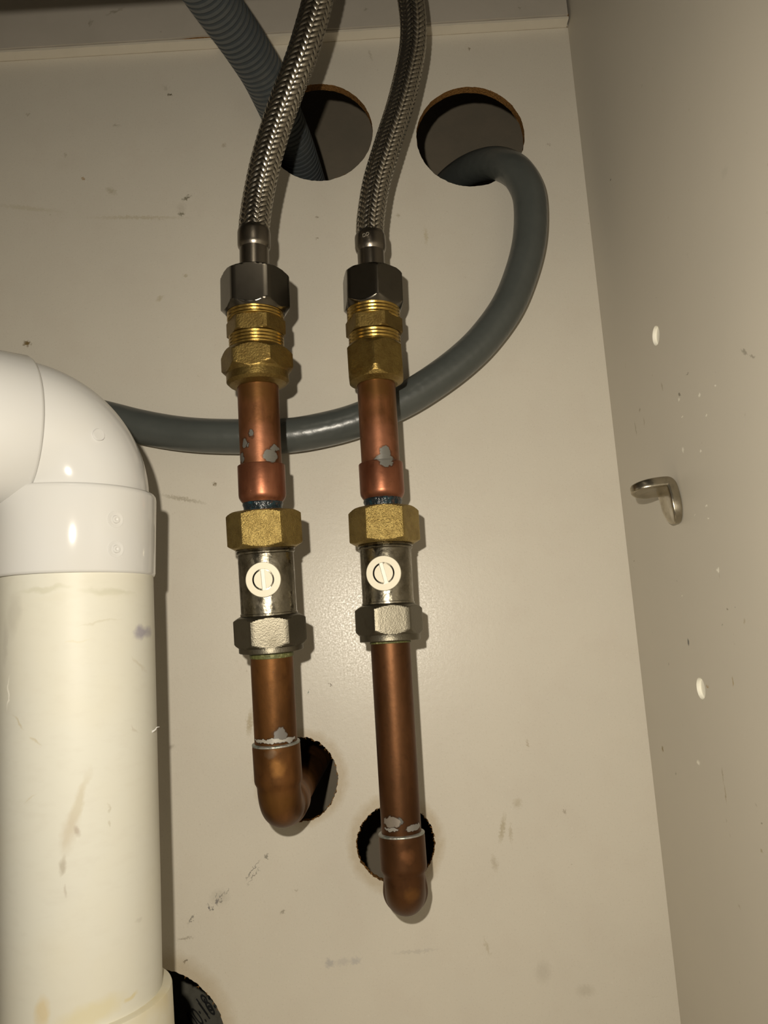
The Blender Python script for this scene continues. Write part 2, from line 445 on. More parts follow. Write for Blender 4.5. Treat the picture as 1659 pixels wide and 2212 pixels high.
# ================================================================== MATERIALS OF THE PIPEWORK
def steel(name, col, rough, bscale=0, bamt=.1):
    m = Mat(name, col, rough, 1.0)
    m.blot(300, tuple(c * .72 for c in col), .5, .8, .5)
    if bscale: m.bump(m.noise(bscale, 3), bamt, .0003)
    return m.done()
BRAID = steel('braided_steel', (.50, .465, .40), .24)
FERR = steel('ferrule_steel', (.24, .215, .18), .30, 1500, .08)
CHROME = steel('satin_chrome', (.145, .132, .11), .24)
RUBB = Mat('dark_lining', (.03, .028, .024), .8).done()
def brassm(name, col, rough, dark, bscale, bamt):
    m = Mat(name, col, rough, .95); m.blot(260, dark, .42, .75, .8); m.blot(1100, dark, .55, .8, .4)
    m.bump(m.noise(bscale, 3), bamt, .0004); return m.done()
BRASS = brassm('turned_brass', (.46, .31, .085), .27, (.22, .13, .03), 1100, .12)
BRASSD = brassm('cast_brass', (.25, .175, .055), .42, (.16, .10, .03), 1400, .35)
GOLD = brassm('sandblasted_brass', (.38, .28, .098), .44, (.22, .15, .045), 2000, 1.0)
def nickelm():
    m = Mat('tarnished_nickel', (.24, .218, .17), .27, 1.0); m.blot(180, (.12, .105, .075), .42, .7, .85)
    m.blot(700, (.12, .10, .07), .66, .78, .8); m.bump(m.noise(520, 4), .35, .0005)
    m.setrough(m.ramp(m.noise(300), .3, .7, .18, .45)); return m.done()
NICK = nickelm()
nn = Mat('nickel_nut', (.165, .150, .115), .42, 1.0); nn.blot(240, (.10, .088, .062), .5, .8, .6); nn.blot(900, (.15, .13, .09), .68, .78, .8); nn.bump(nn.noise(1900, 3), .28, .0003); NUT = nn.done()
fm_m = Mat('bare_screw_metal', (.60, .56, .45), .55, .35); fm_m.blot(900, (.62, .52, .36), .6, .75, .6); FACE = fm_m.done()
SLOT = Mat('bright_slot_metal', (.74, .70, .62), .5, .2).done()
FLUX = Mat('blue_black_flux', (.008, .014, .018), .25); FLUX.blot(500, (.01, .045, .06), .5, .7, .8); FLUX.blot(380, (.07, .04, .03), .6, .7, .8); FLUX.bump(FLUX.noise(600, 3), .8, .001); FLUX = FLUX.done()
GREEN = Mat('green_verdigris', (.10, .105, .03), .6); GREEN.blot(500, (.32, .31, .14), .55, .7, .8); GREEN.bump(GREEN.noise(800), .6, .0008); GREEN = GREEN.done()
SOLD = (.20, .195, .175)

def copper(name, base, dark, pink=None, solder=(), bands=(), rough=.42, metal=.82, origin=V((0, 0, 0))):
    m = Mat(name, base, rough, metal)
    m.blot(45, dark, .45, .68, .6, 3, (1, 1, .6)); m.blot(120, dark, .38, .68, .85, 4, (1, 1, .35)); m.blot(420, tuple(c * .55 for c in dark), .58, .8, .4)
    cc = m.distorted(.0035, 300)
    if pink:
        for (p, rad, col, amt) in pink: m.mark(cc, p - origin, rad, 0, 1, col, amt, .6)
    cs = m.distorted(.0026, 520)
    for (p, rad, ang, col) in solder: m.mark(cs, p - origin, tuple(q * 1.16 + .00025 for q in rad), math.radians(ang), 1, (.03, .022, .016), .85, .35)
    for (p, rad, ang, col) in solder: m.mark(cs, p - origin, rad, math.radians(ang), 1, col, .95, .12, .45, .38)
    m.blot(1700, (.06, .05, .04), .66, .74, .6)
    m.blot(1500, (.05, .03, .02), .72, .78, .6)
    m.bump(m.noise(500, 3), .12, .0003)
    m.setrough(m.rough or None) if False else None
    return m.done()

# ================================================================== PIPE RUNS
LRUN = Run([(495, 548.5), (580, 549.5), (690, 552), (790, 554.5), (850, 559), (1000, 562.5), (1050, 566), (1140, 570), (1190, 573), (1300, 582), (1400, 586), (1500, 591), (1600, 596), (1690, 602)],
           [(495, -.066), (1000, -.0625), (1700, -.052)])
RRUN = Run([(505, 799), (620, 805), (700, 807), (790, 809), (860, 817), (1000, 823), (1100, 828), (1180, 831), (1300, 837), (1400, 844), (1600, 854), (1780, 866), (1870, 872)],
           [(505, -.045), (1870, -.045)])

def hose_braid(name_pts, R, parent):
    path, L = catmull(name_pts, .0006); fr = frames(path)
    v, f = tube(path, R - .0007, 32)
    obj('inner_tube', v, f, RUBB, parent)
    n = 12; W_ = 249.0 * (.0057 / R); amp = .00040; half = .00088
    verts = []; faces = []
    step = L / (len(path) - 1)
    for s in (1, -1):
        for i in range(n):
            prev = None
            for k in range(len(path)):
                z = k * step; th = 2*PI*i/n + s * W_ * z
                col = math.cos(PI/2 * (th * n / PI - .5)) * s
                rr = R - amp + amp * math.tanh(2.0 * col) / math.tanh(2.0)
                d, u, w_ = fr[k]; p = path[k]
                tang = d * 1.0 + (-u * math.sin(th) + w_ * math.cos(th)) * (s * W_ * R)
                tang.normalize()
                nr = u * math.cos(th) + w_ * math.sin(th)
                side = tang.cross(nr).normalized()
                row = []
                for q in (-1, -.5, 0, .5, 1):
                    a = p + nr * rr + side * (half * q)
                    # follow the hose curvature and crown the strand
                    rel = a - p; ax = d * rel.dot(d); rad = rel - ax
                    rad = rad.normalized() * (rr - .00024 * q * q)
                    row.append(p + ax + rad)
                k0 = len(verts); verts += row
                if prev is not None:
                    for e in range(4): faces.append((prev+e, prev+e+1, k0+e+1, k0+e))
                prev = k0
    return obj('steel_braid', verts, faces, BRAID, parent, angle=60)

def flexi(run, pts, R, lab, ferr, tubeprof, nutprof, nutc, nutrot, extra=None):
    base = run.p(640)
    t = thing('braided_hose', base, lab, 'hose', 'braided steel flexible hoses')
    hose_braid(pts, R, t)
    s = Seg(run, 490, 600)
    v, f = s.lathe(ferr, 64); fo = obj('crimp_ferrule', v, f, FERR, t, angle=50)
    v, f = s.lathe(tubeprof, 48); obj('tail_tube', v, f, FERR, t)
    s2 = Seg(run, 590, 680)
    v, f = s2.hex(nutprof, nutc, nutrot); obj('hex_nut', v, f, CHROME, t, angle=25)
    return t, fo
def P(l): return [at_y(*q) for q in l]
LH = P([(700, -150, -.088), (697, -70, -.084), (686, 0, -.080), (670, 60, -.078), (650, 125, -.076), (622, 200, -.073), (596, 275, -.070), (574, 350, -.068), (558, 425, -.066), (550, 480, -.066), (549, 500, -.066)])
RH = P([(858, -150, -.052), (874, -80, -.049), (887, 0, -.047), (893, 55, -.046), (891, 105, -.045), (882, 155, -.045), (863, 232, -.045), (837, 314, -.045), (813, 396, -.045), (801, 470, -.045), (799, 508, -.045)])
lh, lf = flexi(LRUN, LH, .0059, 'braided steel flexible hose leaning right across the ribbed drain hose, left of the pair', 
      [(494, 32.5), (497, 33), (500, 34.5), (505, 35.5), (530, 35.5), (535, 34.5), (540, 31)], [(536, 31.5), (600, 31.5)],
      [(589, 34), (590, 52), (594, 64), (603, 78), (666, 78), (672, 70), (680, 63)], 76, 30)
rh, rf = flexi(RRUN, RH, .0058, 'braided steel flexible hose bowed between the two upper holes, right of the pair',
      [(506, 30), (509, 31), (512, 33), (516, 33.6), (536, 33.6), (541, 32.5), (547, 29)], [(543, 29.3), (600, 29.3)],
      [(590, 32), (591, 50), (596, 62), (606, 72), (658, 72), (664, 66), (673, 58)], 69, 11)
# two letters stamped on the right ferrule
def text_mesh(s, size, ext):
    cu = bpy.data.curves.new('t', 'FONT'); cu.body = s; cu.size = size; cu.extrude = ext; cu.resolution_u = 3
    o = bpy.data.objects.new('t', cu); C.objects.link(o)
    dg = bpy.context.evaluated_depsgraph_get(); me = bpy.data.meshes.new_from_object(o.evaluated_get(dg))
    vs = [v.co.copy() for v in me.vertices]; fs = [tuple(p.vertices) for p in me.polygons]
    bpy.data.objects.remove(o); return vs, fs
STAMP = Mat('stamped_bright_steel', (.75, .70, .6), .4, .8).done()
ts, tf_ = text_mesh('DD', .0022, .00008)
def place(vs, px, py, o, ang, lift=.0):
    p, n = hit(px, py, o); n = -n if n.dot(CAM - p) < 0 else n
    dn = V((0, 0, 1)); up = (dn - n * dn.dot(n)).normalized(); rt = up.cross(n)
    a = math.radians(ang); r2 = rt * math.cos(a) + up * math.sin(a); u2 = up * math.cos(a) - rt * math.sin(a)
    return [p + r2 * q.x + u2 * q.y + n * (q.z + lift) for q in vs]
obj('stamped_letters', place(ts, 783, 513, rf, 0, 0), tf_, STAMP, rh, smooth=False)

# ---- brass couplings
def threadprof(y0, y1, r, pitch, dep):
    out = []; y = y0; 
    while y < y1:
        out += [(y, r - dep), (y + pitch * .3, r), (y + pitch * .55, r), (y + pitch * .85, r - dep)]; y += pitch
    return out
def coupling(run, lab, th1, r1, hx, hc, hrot, th2, r2, nutp, nc, nrot):
    t = thing('brass_coupling', run.p(th2[0]), lab, 'pipe fitting', 'brass compression couplings')
    s = Seg(run, th1[0], nutp[-1][0])
    v, f = s.lathe(threadprof(th1[0] - 14, th1[1], r1, 7.0, 2.6), 72); obj('upper_thread', v, f, BRASS, t, angle=60)
    v, f = s.hex([(hx[0], hc - 4), (hx[0] + 2, hc), (hx[1] - 2, hc), (hx[1], hc - 4)], hc + 1, hrot, rows=16); obj('hex_body', v, f, BRASSD, t, angle=25)
    v, f = s.lathe(threadprof(th2[0], th2[1] + 4, r2, 7.0, 2.6), 72); obj('lower_thread', v, f, BRASS, t, angle=60)
    s2 = Seg(run, nutp[0][0], nutp[-1][0])
    v, f = s2.hex(nutp, nc, nrot, rows=60); obj('compression_nut', v, f, BRASSD, t, angle=25)
    return t
coupling(LRUN, 'tarnished brass compression coupling under the left chrome nut, flat hex face to the front', (676, 697), 61, (696, 728), 64, 30,
         (728, 757), 59, [(756, 60), (760, 66), (773, 80), (797, 80), (806, 70), (811, 67), (826, 67), (832, 61), (838, 46)], 79, 30)
coupling(RRUN, 'tarnished brass compression coupling under the right chrome nut, a hex edge to the front', (670, 694), 57.5, (693, 725), 62, 23,
         (725, 752), 56, [(750, 57), (755, 61), (760, 66), (805, 69), (809, 65), (819, 63), (826, 58), (833, 45)], 67, 0)

# ---- copper stubs with soldered reducers
def stub(run, lab, y0, yc, y1, rp, rc, rn, mat_p, mat_c, solder_pts, cu_args):
    base = run.p(yc)
    t = thing('copper_pipe', base, lab, 'pipe', 'short soldered copper pipes')
    s = Seg(run, y0, y1)
    dummy_v, dummy_f = s.lathe([(y0, rp), (yc + 14, rp)], 72)
    po = obj('pipe', dummy_v, dummy_f, RUBB, t)
    v, f = s.lathe([(yc, rc - 3), (yc - .6, rc - 1.2), (yc, rc - .3), (yc + 1, rc), (y1 - 33, rc), (y1 - 27, rc - .8), (y1 - 21, rc - 4), (y1 - 16, rc - 8), (y1 - 12, rn + 1)], 72)
    co_ = obj('reducer_collar', v, f, RUBB, t, angle=50)
    v, f = s.lathe([(y1 - 20, rn - 1), (y1 - 16, rn + 1.5), (y1 - 12, rn + 2.2), (y1 - 6, rn), (y1, rn), (y1 + 6, rn)], 72)
    fl = obj('flux_ring', v, f, FLUX, t); fl['label'] = 'blue-black burnt flux on the pipe end'
    pk = []; so = []
    for px, py, rx, ry, col, amt in cu_args:
        k = depth(hit(px, py, po)[0]) / FPX; pk.append((hit(px, py, po)[0], (rx * k, .006, ry * k), col, amt))
    for px, py, rx, ry, an in solder_pts:
        q = hit(px, py, po)[0]; k = depth(q) / FPX; so.append((q, (rx * k, .0035, ry * k), an, SOLD))
    m = copper(mat_p, (.28, .115, .047), (.085, .035, .010), pk, so, origin=base)
    m2 = copper(mat_c, (.33, .13, .070), (.15, .05, .022), (), so, origin=base, rough=.38)
    po.data.materials[0] = m; co_.data.materials[0] = m2
    return t
PKC = (.40, .165, .09); BRN = (.16, .075, .02)
stub(LRUN, 'short copper pipe flecked with solder beads, under the left brass coupling', 818, 1006, 1102, 44.5, 51, 41.5, 'copper_left', 'copper_left_collar',
     [(585, 985, 17, 16, 0), (595, 968, 10, 8, 0), (529, 956, 6, 11, 0), (537, 962, 3, 4, 0), (543, 936, 5, 9, 0), (522, 990, 7, 12, 0), (580, 1033, 5, 8, 0), (515, 1012, 4, 10, 0)],
     [(560, 960, 60, 60, PKC, .7), (545, 840, 60, 34, BRN, .8), (585, 850, 25, 60, BRN, .5)])
stub(RRUN, 'short copper pipe with one grey solder patch, under the right brass coupling', 812, 1003, 1096, 41.5, 48, 40, 'copper_right', 'copper_right_collar',
     [(830, 990, 24, 10, 0), (832, 975, 12, 12, 0), (834, 1002, 16, 7, 0)],
     [(820, 960, 70, 70, PKC, .8), (815, 835, 60, 32, BRN, .9), (852, 870, 14, 60, BRN, .6)])

# ---- isolating valves
def valve(run, lab, g, gc, grot, ring, body, rb, n, nc, nrot, skirt, rs, disk, slot):
    base = run.p(skirt[1])
    t = thing('isolating_valve', base, lab, 'valve', 'slotted isolating valves')
    s = Seg(run, g[0][0], skirt[1])
    v, f = s.hex(g, gc, grot, rows=50); obj('brass_nut', v, f, GOLD, t, angle=25)
    v, f = s.lathe([(ring[0] - 8, rb + 1), (ring[0], rb + 1), (ring[0] + 1, rb + 3), (ring[0] + 4, rb + 4), (ring[0] + 6, rb + 1), (ring[0] + 8, rb + 3), (ring[1] - 2, rb + 2.5), (ring[1], rb)], 72)
    v2, f2 = s.lathe([(ring[1] - 4, rb - 1), (ring[1], rb), (body[1] - 8, rb), (body[1] - 7, rb + 1.5), (body[1] - 3, rb + 1.5), (body[1], rb - 3), (body[1] + 8, rb - 3)], 72)
    bo = obj('valve_body', *merge((v, f), (v2, f2)), NICK, t, angle=40)
    v, f = s.hex(n, nc, nrot, rows=40); obj('compression_nut', v, f, NUT, t, angle=25)
    v, f = s.lathe([(skirt[0] - 6, rs - 8), (skirt[0], rs - 1), (skirt[0] + 2, rs), (skirt[1] - 1, rs), (skirt[1], rs - 1), (skirt[1] + .5, rs - 22)], 72)
    obj('nut_skirt', v, f, NUT, t, angle=40)
    # screw boss
    c0 = hit(*disk, bo)[0]
    ax = s.u; k = depth(c0) / FPX
    a0 = s.a + s.d * (c0 - s.a).dot(s.d)
    Rb = run.px(rb, disk[1]); top = Rb + .0010
    # aim the boss so that its face lands on the measured pixel
    tgt = at_y(disk[0], disk[1], (a0 + ax * top).y)
    cen = a0 + s.d * (tgt - a0).dot(s.d) ; off = (tgt - cen).dot(s.r)
    axn = (ax * top + s.r * off).normalized()
    rr = s.d.cross(axn).normalized(); dd = s.d
    def cyl(prof, nn=64):
        rings = []
        for h, r in prof:
            rings.append([cen + axn * h + (dd * math.cos(2*PI*j/nn) + rr * math.sin(2*PI*j/nn)) * (r * k) for j in range(nn)])
        return ringgrid(rings, (False, False))
    k *= .975
    v, f = cyl([(Rb * .5, 37), (top - .0006, 38.6), (top - .0002, 39), (top, 38), (top, 24.2), (top - .0003, 24.0)])
    obj('screw_boss', v, f, FACE, t, angle=30)
    # slotted screw: two half discs either side of the slot
    a = math.radians(slot); sl = dd * math.cos(a) + rr * math.sin(a); sp_ = dd * -math.sin(a) + rr * math.cos(a)
    parts = []
    for sg in (-1, 1):
        hw = 4.5; R_ = 20.6; pts = []; a0_ = math.asin(hw / R_)
        for q in range(25):
            th = a0_ + (PI - 2 * a0_) * q / 24
            pts.append((R_ * math.cos(th), sg * R_ * math.sin(th)))
        nn = len(pts); vv = [cen + axn * (top - .0002) + (sl * x + sp_ * y) * k for x, y in pts] + [cen + axn * (top - .0035) + (sl * x + sp_ * y) * k for x, y in pts]
        ff = [tuple(range(nn)), tuple(range(2 * nn - 1, nn - 1, -1))] + [(i, (i + 1) % nn, (i + 1) % nn + nn, i + nn) for i in range(nn)]
        parts.append((vv, ff))
    sc_ = obj('screw', *merge(*parts), FACE, t, smooth=False)
    x, y = 24, 3.9
    q8 = [cen + axn * h + (sl * xx + sp_ * yy) * k for h in (top - .0006, top - .0030) for xx, yy in ((-x, -y), (x, -y), (x, y), (-x, y))]
    so_ = obj('screw_slot', q8, [(0,1,2,3), (7,6,5,4), (0,4,5,1), (1,5,6,2), (2,6,7,3), (3,7,4,0)], SLOT, sc_, smooth=False)
    # dark floor of the groove round the screw
    v, f = cyl([(top - .0003, 24.0), (top - .0034, 24.0), (top - .0034, .1)]); obj('screw_seat', v, f, RUBB, sc_)
    return t
valve(LRUN, 'isolating valve with upright screw slot, in the left pipe run above the shorter copper drop',
      [(1104, 46), (1105, 68), (1109, 76), (1116, 86), (1171, 86), (1178, 78), (1185, 66)], 82, 34, (1184, 1197), (1197, 1330), 60,
      [(1328, 62), (1331, 68), (1339, 80), (1385, 80), (1391, 74), (1396, 68)], 79, 38, (1392, 1406), 69, (568.5, 1252), -2)
valve(RRUN, 'isolating valve with tilted screw slot, in the right pipe run above the longer copper drop',
      [(1099, 44), (1100, 66), (1104, 72), (1111, 82), (1164, 82), (1170, 75), (1177, 62)], 77.5, 31, (1177, 1189), (1189, 1309), 55.5,
      [(1307, 58), (1310, 64), (1318, 75), (1361, 75), (1367, 70), (1373, 64)], 74.5, 36, (1370, 1385), 65.5, (828.5, 1238), -13)

# ---- copper drops ending in elbows that turn back through the wall
def drop(run, lab, y0, yc, yb, rp, re, green, solder, marks, name, cbase, cdark):
    base = run.p(yc)
    t = thing('copper_elbow_pipe', base, lab, 'pipe', 'copper drops turning back through the panel')
    s = Seg(run, y0, yc); s.b = run.p(yc)
    v, f = s.lathe([(y0 - 4, rp), (yc + 20, rp)], 72); po = obj('pipe', v, f, RUBB, t)
    v, f = s.lathe([(y0 - 3, rp + .6), (y0 + 5, rp + 1.4), (y0 + green, rp + .9), (y0 + green + 1.5, rp - .5)], 72); gr = obj('verdigris_ring', v, f, GREEN, t); gr['label'] = 'green crust where the pipe leaves the nut'
    s2 = Seg(run, yc, yb)
    k = run.px(1, yc); R = re * k; r2 = (rp + .5) * k * 1.005; rho = .0098
    path = []; rad = []
    a = s2.pt(yc); b = s2.pt(yb); n = 10
    for i in range(n + 1): path.append(a.lerp(b, i / n)); rad.append(R)
    rad[0] = R * .985
    path.append(b + s2.d * .0008); rad.append(R * .985)
    path.append(b + s2.d * .0018); rad.append(R * .94)
    st = b + s2.d * .0018; d0 = s2.d; d1 = V((0, 1, 0)); d1 = (d1 - d0 * d1.dot(d0)).normalized()
    for i in range(1, 25):
        th = PI / 2 * i / 24; path.append(st + d1 * rho * (1 - math.cos(th)) + d0 * rho * math.sin(th)); rad.append(r2 * 1.0)
    rad[n + 2] = (R * .94 + r2) / 2
    e = path[-1]; yaxis = V((0, 1, 0))
    # short socket of the elbow, then plain pipe to the rear wall
    path.append(e + yaxis * .0012); rad.append(r2 * 1.06)
    path.append(e + yaxis * .0022); rad.append(R)
    path.append(e + yaxis * .0120); rad.append(R)
    path.append(e + yaxis * .0121); rad.append(r2 * .97)
    path.append(V((e.x, .112, e.z))); rad.append(r2 * .97)
    v, f = tube(path, lambda i: rad[i], 72); eo = obj('elbow', v, f, RUBB, t, angle=50)
    v, f = s2.lathe([(yc - 3, rp - 1), (yc - 2.5, rp + 1.5), (yc - 1, re - .2), (yc + 1.2, re + .3), (yc + 2.5, re - .5)], 72)
    so = obj('solder_ring', v, f, SOLDM, t); so['label'] = 'grey solder line'
    sl = []
    for px, py, rx, ry, col in solder:
        q = hit(px, py, po)[0]; kk = depth(q) / FPX; sl.append((q, (rx * kk, .004, ry * kk), 0, col))
    mk = []
    for px, py, rx, ry, col, amt in marks:
        q = hit(px, py, eo)[0]; kk = depth(q) / FPX; mk.append((q, (rx * kk, .006, ry * kk), col, amt))
    m = copper(name, cbase, cdark, mk, sl, origin=base, rough=.47)
    po.data.materials[0] = m; eo.data.materials[0] = m
    return t
sm = Mat('grey_solder', (.34, .33, .30), .45, .6); sm.blot(500, (.18, .23, .2), .45, .65, .8); sm.bump(sm.noise(900), .5, .0005); SOLDM = sm.done()
drop(LRUN, 'short copper drop with a sideways elbow in the left lower hole', 1404, 1604, 1682, 46, 51.5, 14,
     [(605, 1590, 15, 17, (.22, .21, .20)), (590, 1601, 34, 5, (.55, .53, .48)), (560, 1600, 22, 3, (.5, .47, .42)), (625, 1598, 16, 6, (.45, .44, .42))],
     [(590, 1500, 26, 70, (.46, .22, .075), .6), (600, 1660, 22, 24, (.44, .21, .06), .5), (585, 1630, 14, 14, (.20, .14, .09), .6), (600, 1740, 60, 36, (.18, .085, .02), .6)], 'copper_brown_left', (.21, .09, .027), (.075, .032, .009))
drop(RRUN, 'long copper drop whose elbow hangs below the right lower hole', 1384, 1799, 1872, 43, 50, 5,
     [(863, 1776, 9, 8, (.13, .13, .12)), (845, 1776, 22, 11, (.30, .26, .22)), (895, 1788, 20, 7, (.28, .27, .25)), (845, 1792, 16, 4, (.4, .38, .35))],
     [(880, 1850, 20, 16, (.28, .12, .05), .5), (890, 1935, 22, 22, (.26, .12, .035), .6), (850, 1950, 50, 40, (.13, .055, .015), .5)], 'copper_brown_right', (.125, .054, .021), (.065, .027, .009))

# ================================================================== GREY HOSES
gh = Mat('grey_pvc_hose', (.068, .075, .070), .30, 0, .5)
gh.blot(90, (.08, .088, .082), .4, .7, .6); gh.blot(700, (.16, .17, .16), .70, .78, .5)
gh.bump(gh.noise(220, 3), .25, .0006)
wv = gh.node('ShaderNodeTexWave', wave_type='BANDS', bands_direction='DIAGONAL'); wv.inputs['Scale'].default_value = 110; gh.link(gh.co, wv.inputs[0])
gh.bump(wv.outputs['Fac'], .10, .0003)
GH = gh.done()
pts = P([(-160, 800, -.0095), (-60, 838, -.0095), (50, 862, -.0095), (150, 884, -.0095), (240, 906, -.0095), (300, 921, -.0098), (370, 934, -.010), (440, 941, -.011), (530, 943, -.012), (620, 941, -.012), (700, 928, -.012), (775, 907, -.012),
         (865, 868, -.012), (935, 826, -.012), (1000, 777, -.012), (1050, 727, -.012), (1096, 662, -.012), (1126, 590, -.012), (1143, 520, -.013), (1146, 450, -.013), (1137, 405, -.013), (1110, 367, -.010), (1066, 353, .001), (1015, 366, .018), (972, 395, .040), (945, 430, .066), (935, 450, .084)])
path, L = catmull(pts, .0015); v, f = tube(path, .00755, 40)
dh = obj('drain_hose', v, f, GH, None, loc=path[0])
tag(dh, 'smooth dark grey hose looping from the right upper hole behind the copper pipes', 'hose')

cg = Mat('grey_corrugated_plastic', (.060, .069, .073), .40, 0, .5); cg.blot(200, (.08, .083, .08), .4, .7, .6); cg.blot(900, (.26, .27, .26), .72, .8, .4); CG = cg.done()
pts = P([(330, -180, -.108), (398, -90, -.090), (460, 0, -.071), (505, 62, -.057), (534, 105, -.047), (565, 155, -.0345), (594, 215, -.0185), (617, 268, -.003), (640, 325, .015), (662, 388, .038), (682, 450, .064), (692, 480, .080), (700, 510, .100)])
path, L = catmull(pts, .00022)
stp = L / (len(path) - 1); pitch = .00275
def crr(i):
    ph = (i * stp / pitch) % 1.0
    return .0096 if ph < .64 else .0096 - .0026 * max(0., math.sin((ph - .64) / .36 * PI)) ** .5
v, f = tube(path, crr, 48)
ch = obj('corrugated_hose', v, f, CG, None, loc=path[0], angle=60)
tag(ch, 'ribbed dark grey waste hose running down into the left upper hole', 'hose')

# ================================================================== WHITE WASTE PIPE
wp = Mat('aged_white_pipe', (.64, .635, .565), .46, 0, .25)
wp.blot(160, (.57, .55, .48), .5, .8, .35, 3, (1, 1, 2.5)); wp.blot(20, (.64, .61, .50), .4, .7, .7); wp.blot(45, (.61, .60, .545), .5, .8, .4, 3, (1, 1, .5))
WRUN = Run([(1060, 164), (1270, 160.8), (1946, 173.5), (2100, 180), (2260, 186)], [(1060, -.090), (2260, -.087)])
s = Seg(WRUN, 1077, 2100)
waste = thing('waste_pipe', WRUN.p(2150), 'thick white plastic waste pipe with elbow at the left edge', 'pipe')
v, f = s.lathe([(1230, 158), (1400, 159.5), (1700, 161.5), (1946, 163.5), (2200, 164)], 96)
pipe = obj('pipe', v, f, RUBB, waste)
def wm(px, py, rx, ry, ang, color, amt, soft=.6, m=wp, cc=None, o=pipe):
    q = hit(px, py, o)[0]; k = depth(q) / FPX
    m.mark(cc, q - wloc(waste), (rx * k, .01, ry * k), math.radians(ang), 1, color, amt, soft)
cw = wp.distorted(.003, 260)
for a in ((95, 1272, 70, 8, -3, (.50, .49, .38), .5), (240, 1278, 70, 9, 4, (.48, .47, .36), .5), (30, 1330, 22, 60, 10, (.46, .44, .38), .35), (215, 1345, 50, 2.5, -12, (.5, .47, .36), .4), (165, 1745, 12, 95, 17, (.50, .45, .33), .55), (150, 1800, 22, 55, 12, (.52, .47, .38), .5), (133, 1870, 10, 26, 14, (.36, .32, .25), .6), (168, 1795, 9, 15, -30, (.36, .30, .24), .6), (141, 1925, 5, 18, -4, (.42, .38, .32), .5),
          (305, 1365, 13, 18, 20, (.28, .26, .33), .75), (12, 1390, 9, 60, 0, (.5, .48, .42), .5), (40, 1560, 26, 3.2, 52, (.52, .47, .34), .7), (75, 1600, 18, 3, 40, (.52, .47, .34), .6),
          (18, 1500, 3, 45, 6, (.9, .88, .8), .8), (65, 1725, 22, 3, -28, (.55, .5, .38), .5), (235, 1745, 2.5, 12, -8, (.45, .42, .33), .5), (238, 1780, 2.5, 9, -8, (.45, .42, .33), .5),
          (289, 1575, 2, 16, -30, (.5, .46, .38), .5), (300, 1435, 3, 24, -25, (.52, .48, .38), .5), (300, 1990, 6, 6, 0, (.5, .48, .42), .5), (165, 1385, 30, 3, -10, (.6, .56, .42), .5),
          (90, 2185, 22, 40, 0, (.60, .48, .25), .6), (200, 2190, 90, 30, -12, (.62, .56, .35), .6), (285, 2155, 12, 6, -20, (.60, .52, .30), .7), (120, 1290, 60, 10, -4, (.62, .60, .50), .3), (250, 1285, 60, 8, 4, (.62, .60, .50), .3)):
    wm(*a, cc=cw)
wp.bump(wp.noise(120, 3), .08, .0005)
pipe.data.materials[0] = wp.done()
wf = Mat('glossy_white_fitting', (.61, .61, .60), .12, 0, .3); wf.blot(40, (.61, .60, .565), .4, .7, .5); wf.bump(wf.noise(60, 2), .05, .0006); WF = wf.done()
sv = Seg(WRUN, 1077, 1249)
v, f = sv.lathe([(1073, 150), (1072, 158), (1073, 163), (1077, 166), (1083, 167), (1244, 167.5), (1249, 165.5), (1250.5, 161), (1249, 156)], 128)
lowcol = obj('elbow_socket', v, f, WF, waste, angle=50)
# bend
b0 = sv.pt(1078); d0 = -sv.d; A_ = math.radians(42); d1 = V((-math.cos(A_), -math.sin(A_), .03)); d1 = (d1 - d0 * d1.dot(d0)).normalized()
rb = WRUN.px(151.5, 1070); rho = .0195
path = [b0 - d0 * .003]; 
for i in range(33):
    th = PI/2 * i / 32; path.append(b0 + d1 * rho * (1 - math.cos(th)) + d0 * (rho * math.sin(th)))
e = path[-1]; path.append(e + d1 * .01)
# drop folded inner rings by limiting them to the bend plane side of the centre of curvature
v, f = tube(path, rb, 96)
cc_ = b0 + d1 * rho
vv = []
for q in v:
    rel = q - cc_; a_, b_ = rel.dot(d1), rel.dot(d0)
    vv.append(q)
bend = obj('elbow_bend', vv, f, WF, waste, angle=60)
# horizontal socket and the pipe it takes, running out of sight to the left
class Ax:
    def __init__(s, a, d): s.a = a; s.d = d.normalized(); s.u = V((0, 0, 1)); s.u = (s.u - s.d * s.u.dot(s.d)).normalized(); s.r = s.d.cross(s.u)
    def lathe(s, prof, n=128):
        rings = []
        for z, r in prof: rings.append([s.a + s.d * z + (s.u * math.cos(2*PI*j/n) + s.r * math.sin(2*PI*j/n)) * r for j in range(n)])
        return ringgrid(rings, (True, True))
hx_ = Ax(e - d1 * .0014, d1); Rc = .0244
v, f = hx_.lathe([(0, rb - .001), (-.0004, Rc - .0010), (0, Rc - .0004), (.0008, Rc), (.031, Rc), (.032, Rc - .0006), (.032, rb - .001)])
obj('elbow_socket', v, f, WF, waste, angle=50)
v, f = hx_.lathe([(.02, .0232), (.16, .0232)]); obj('branch_pipe', v, f, pipe.data.materials[0], waste)
# lower socket and bend back into the wall
sl_ = Seg(WRUN, 2100, 2260)
a = sl_.pt(2158); d0 = sl_.d; path = []; rad = []
Rl = .0251
for z, r in ((0, Rl), (.020, Rl)): path.append(a + d0 * z); rad.append(r)
b1 = path[-1]; d1 = V((0, 1, 0)); d1 = (d1 - d0 * d1.dot(d0)).normalized(); rho = .030
wtail = at_y(318, 2280, 0)
EOFX = 0
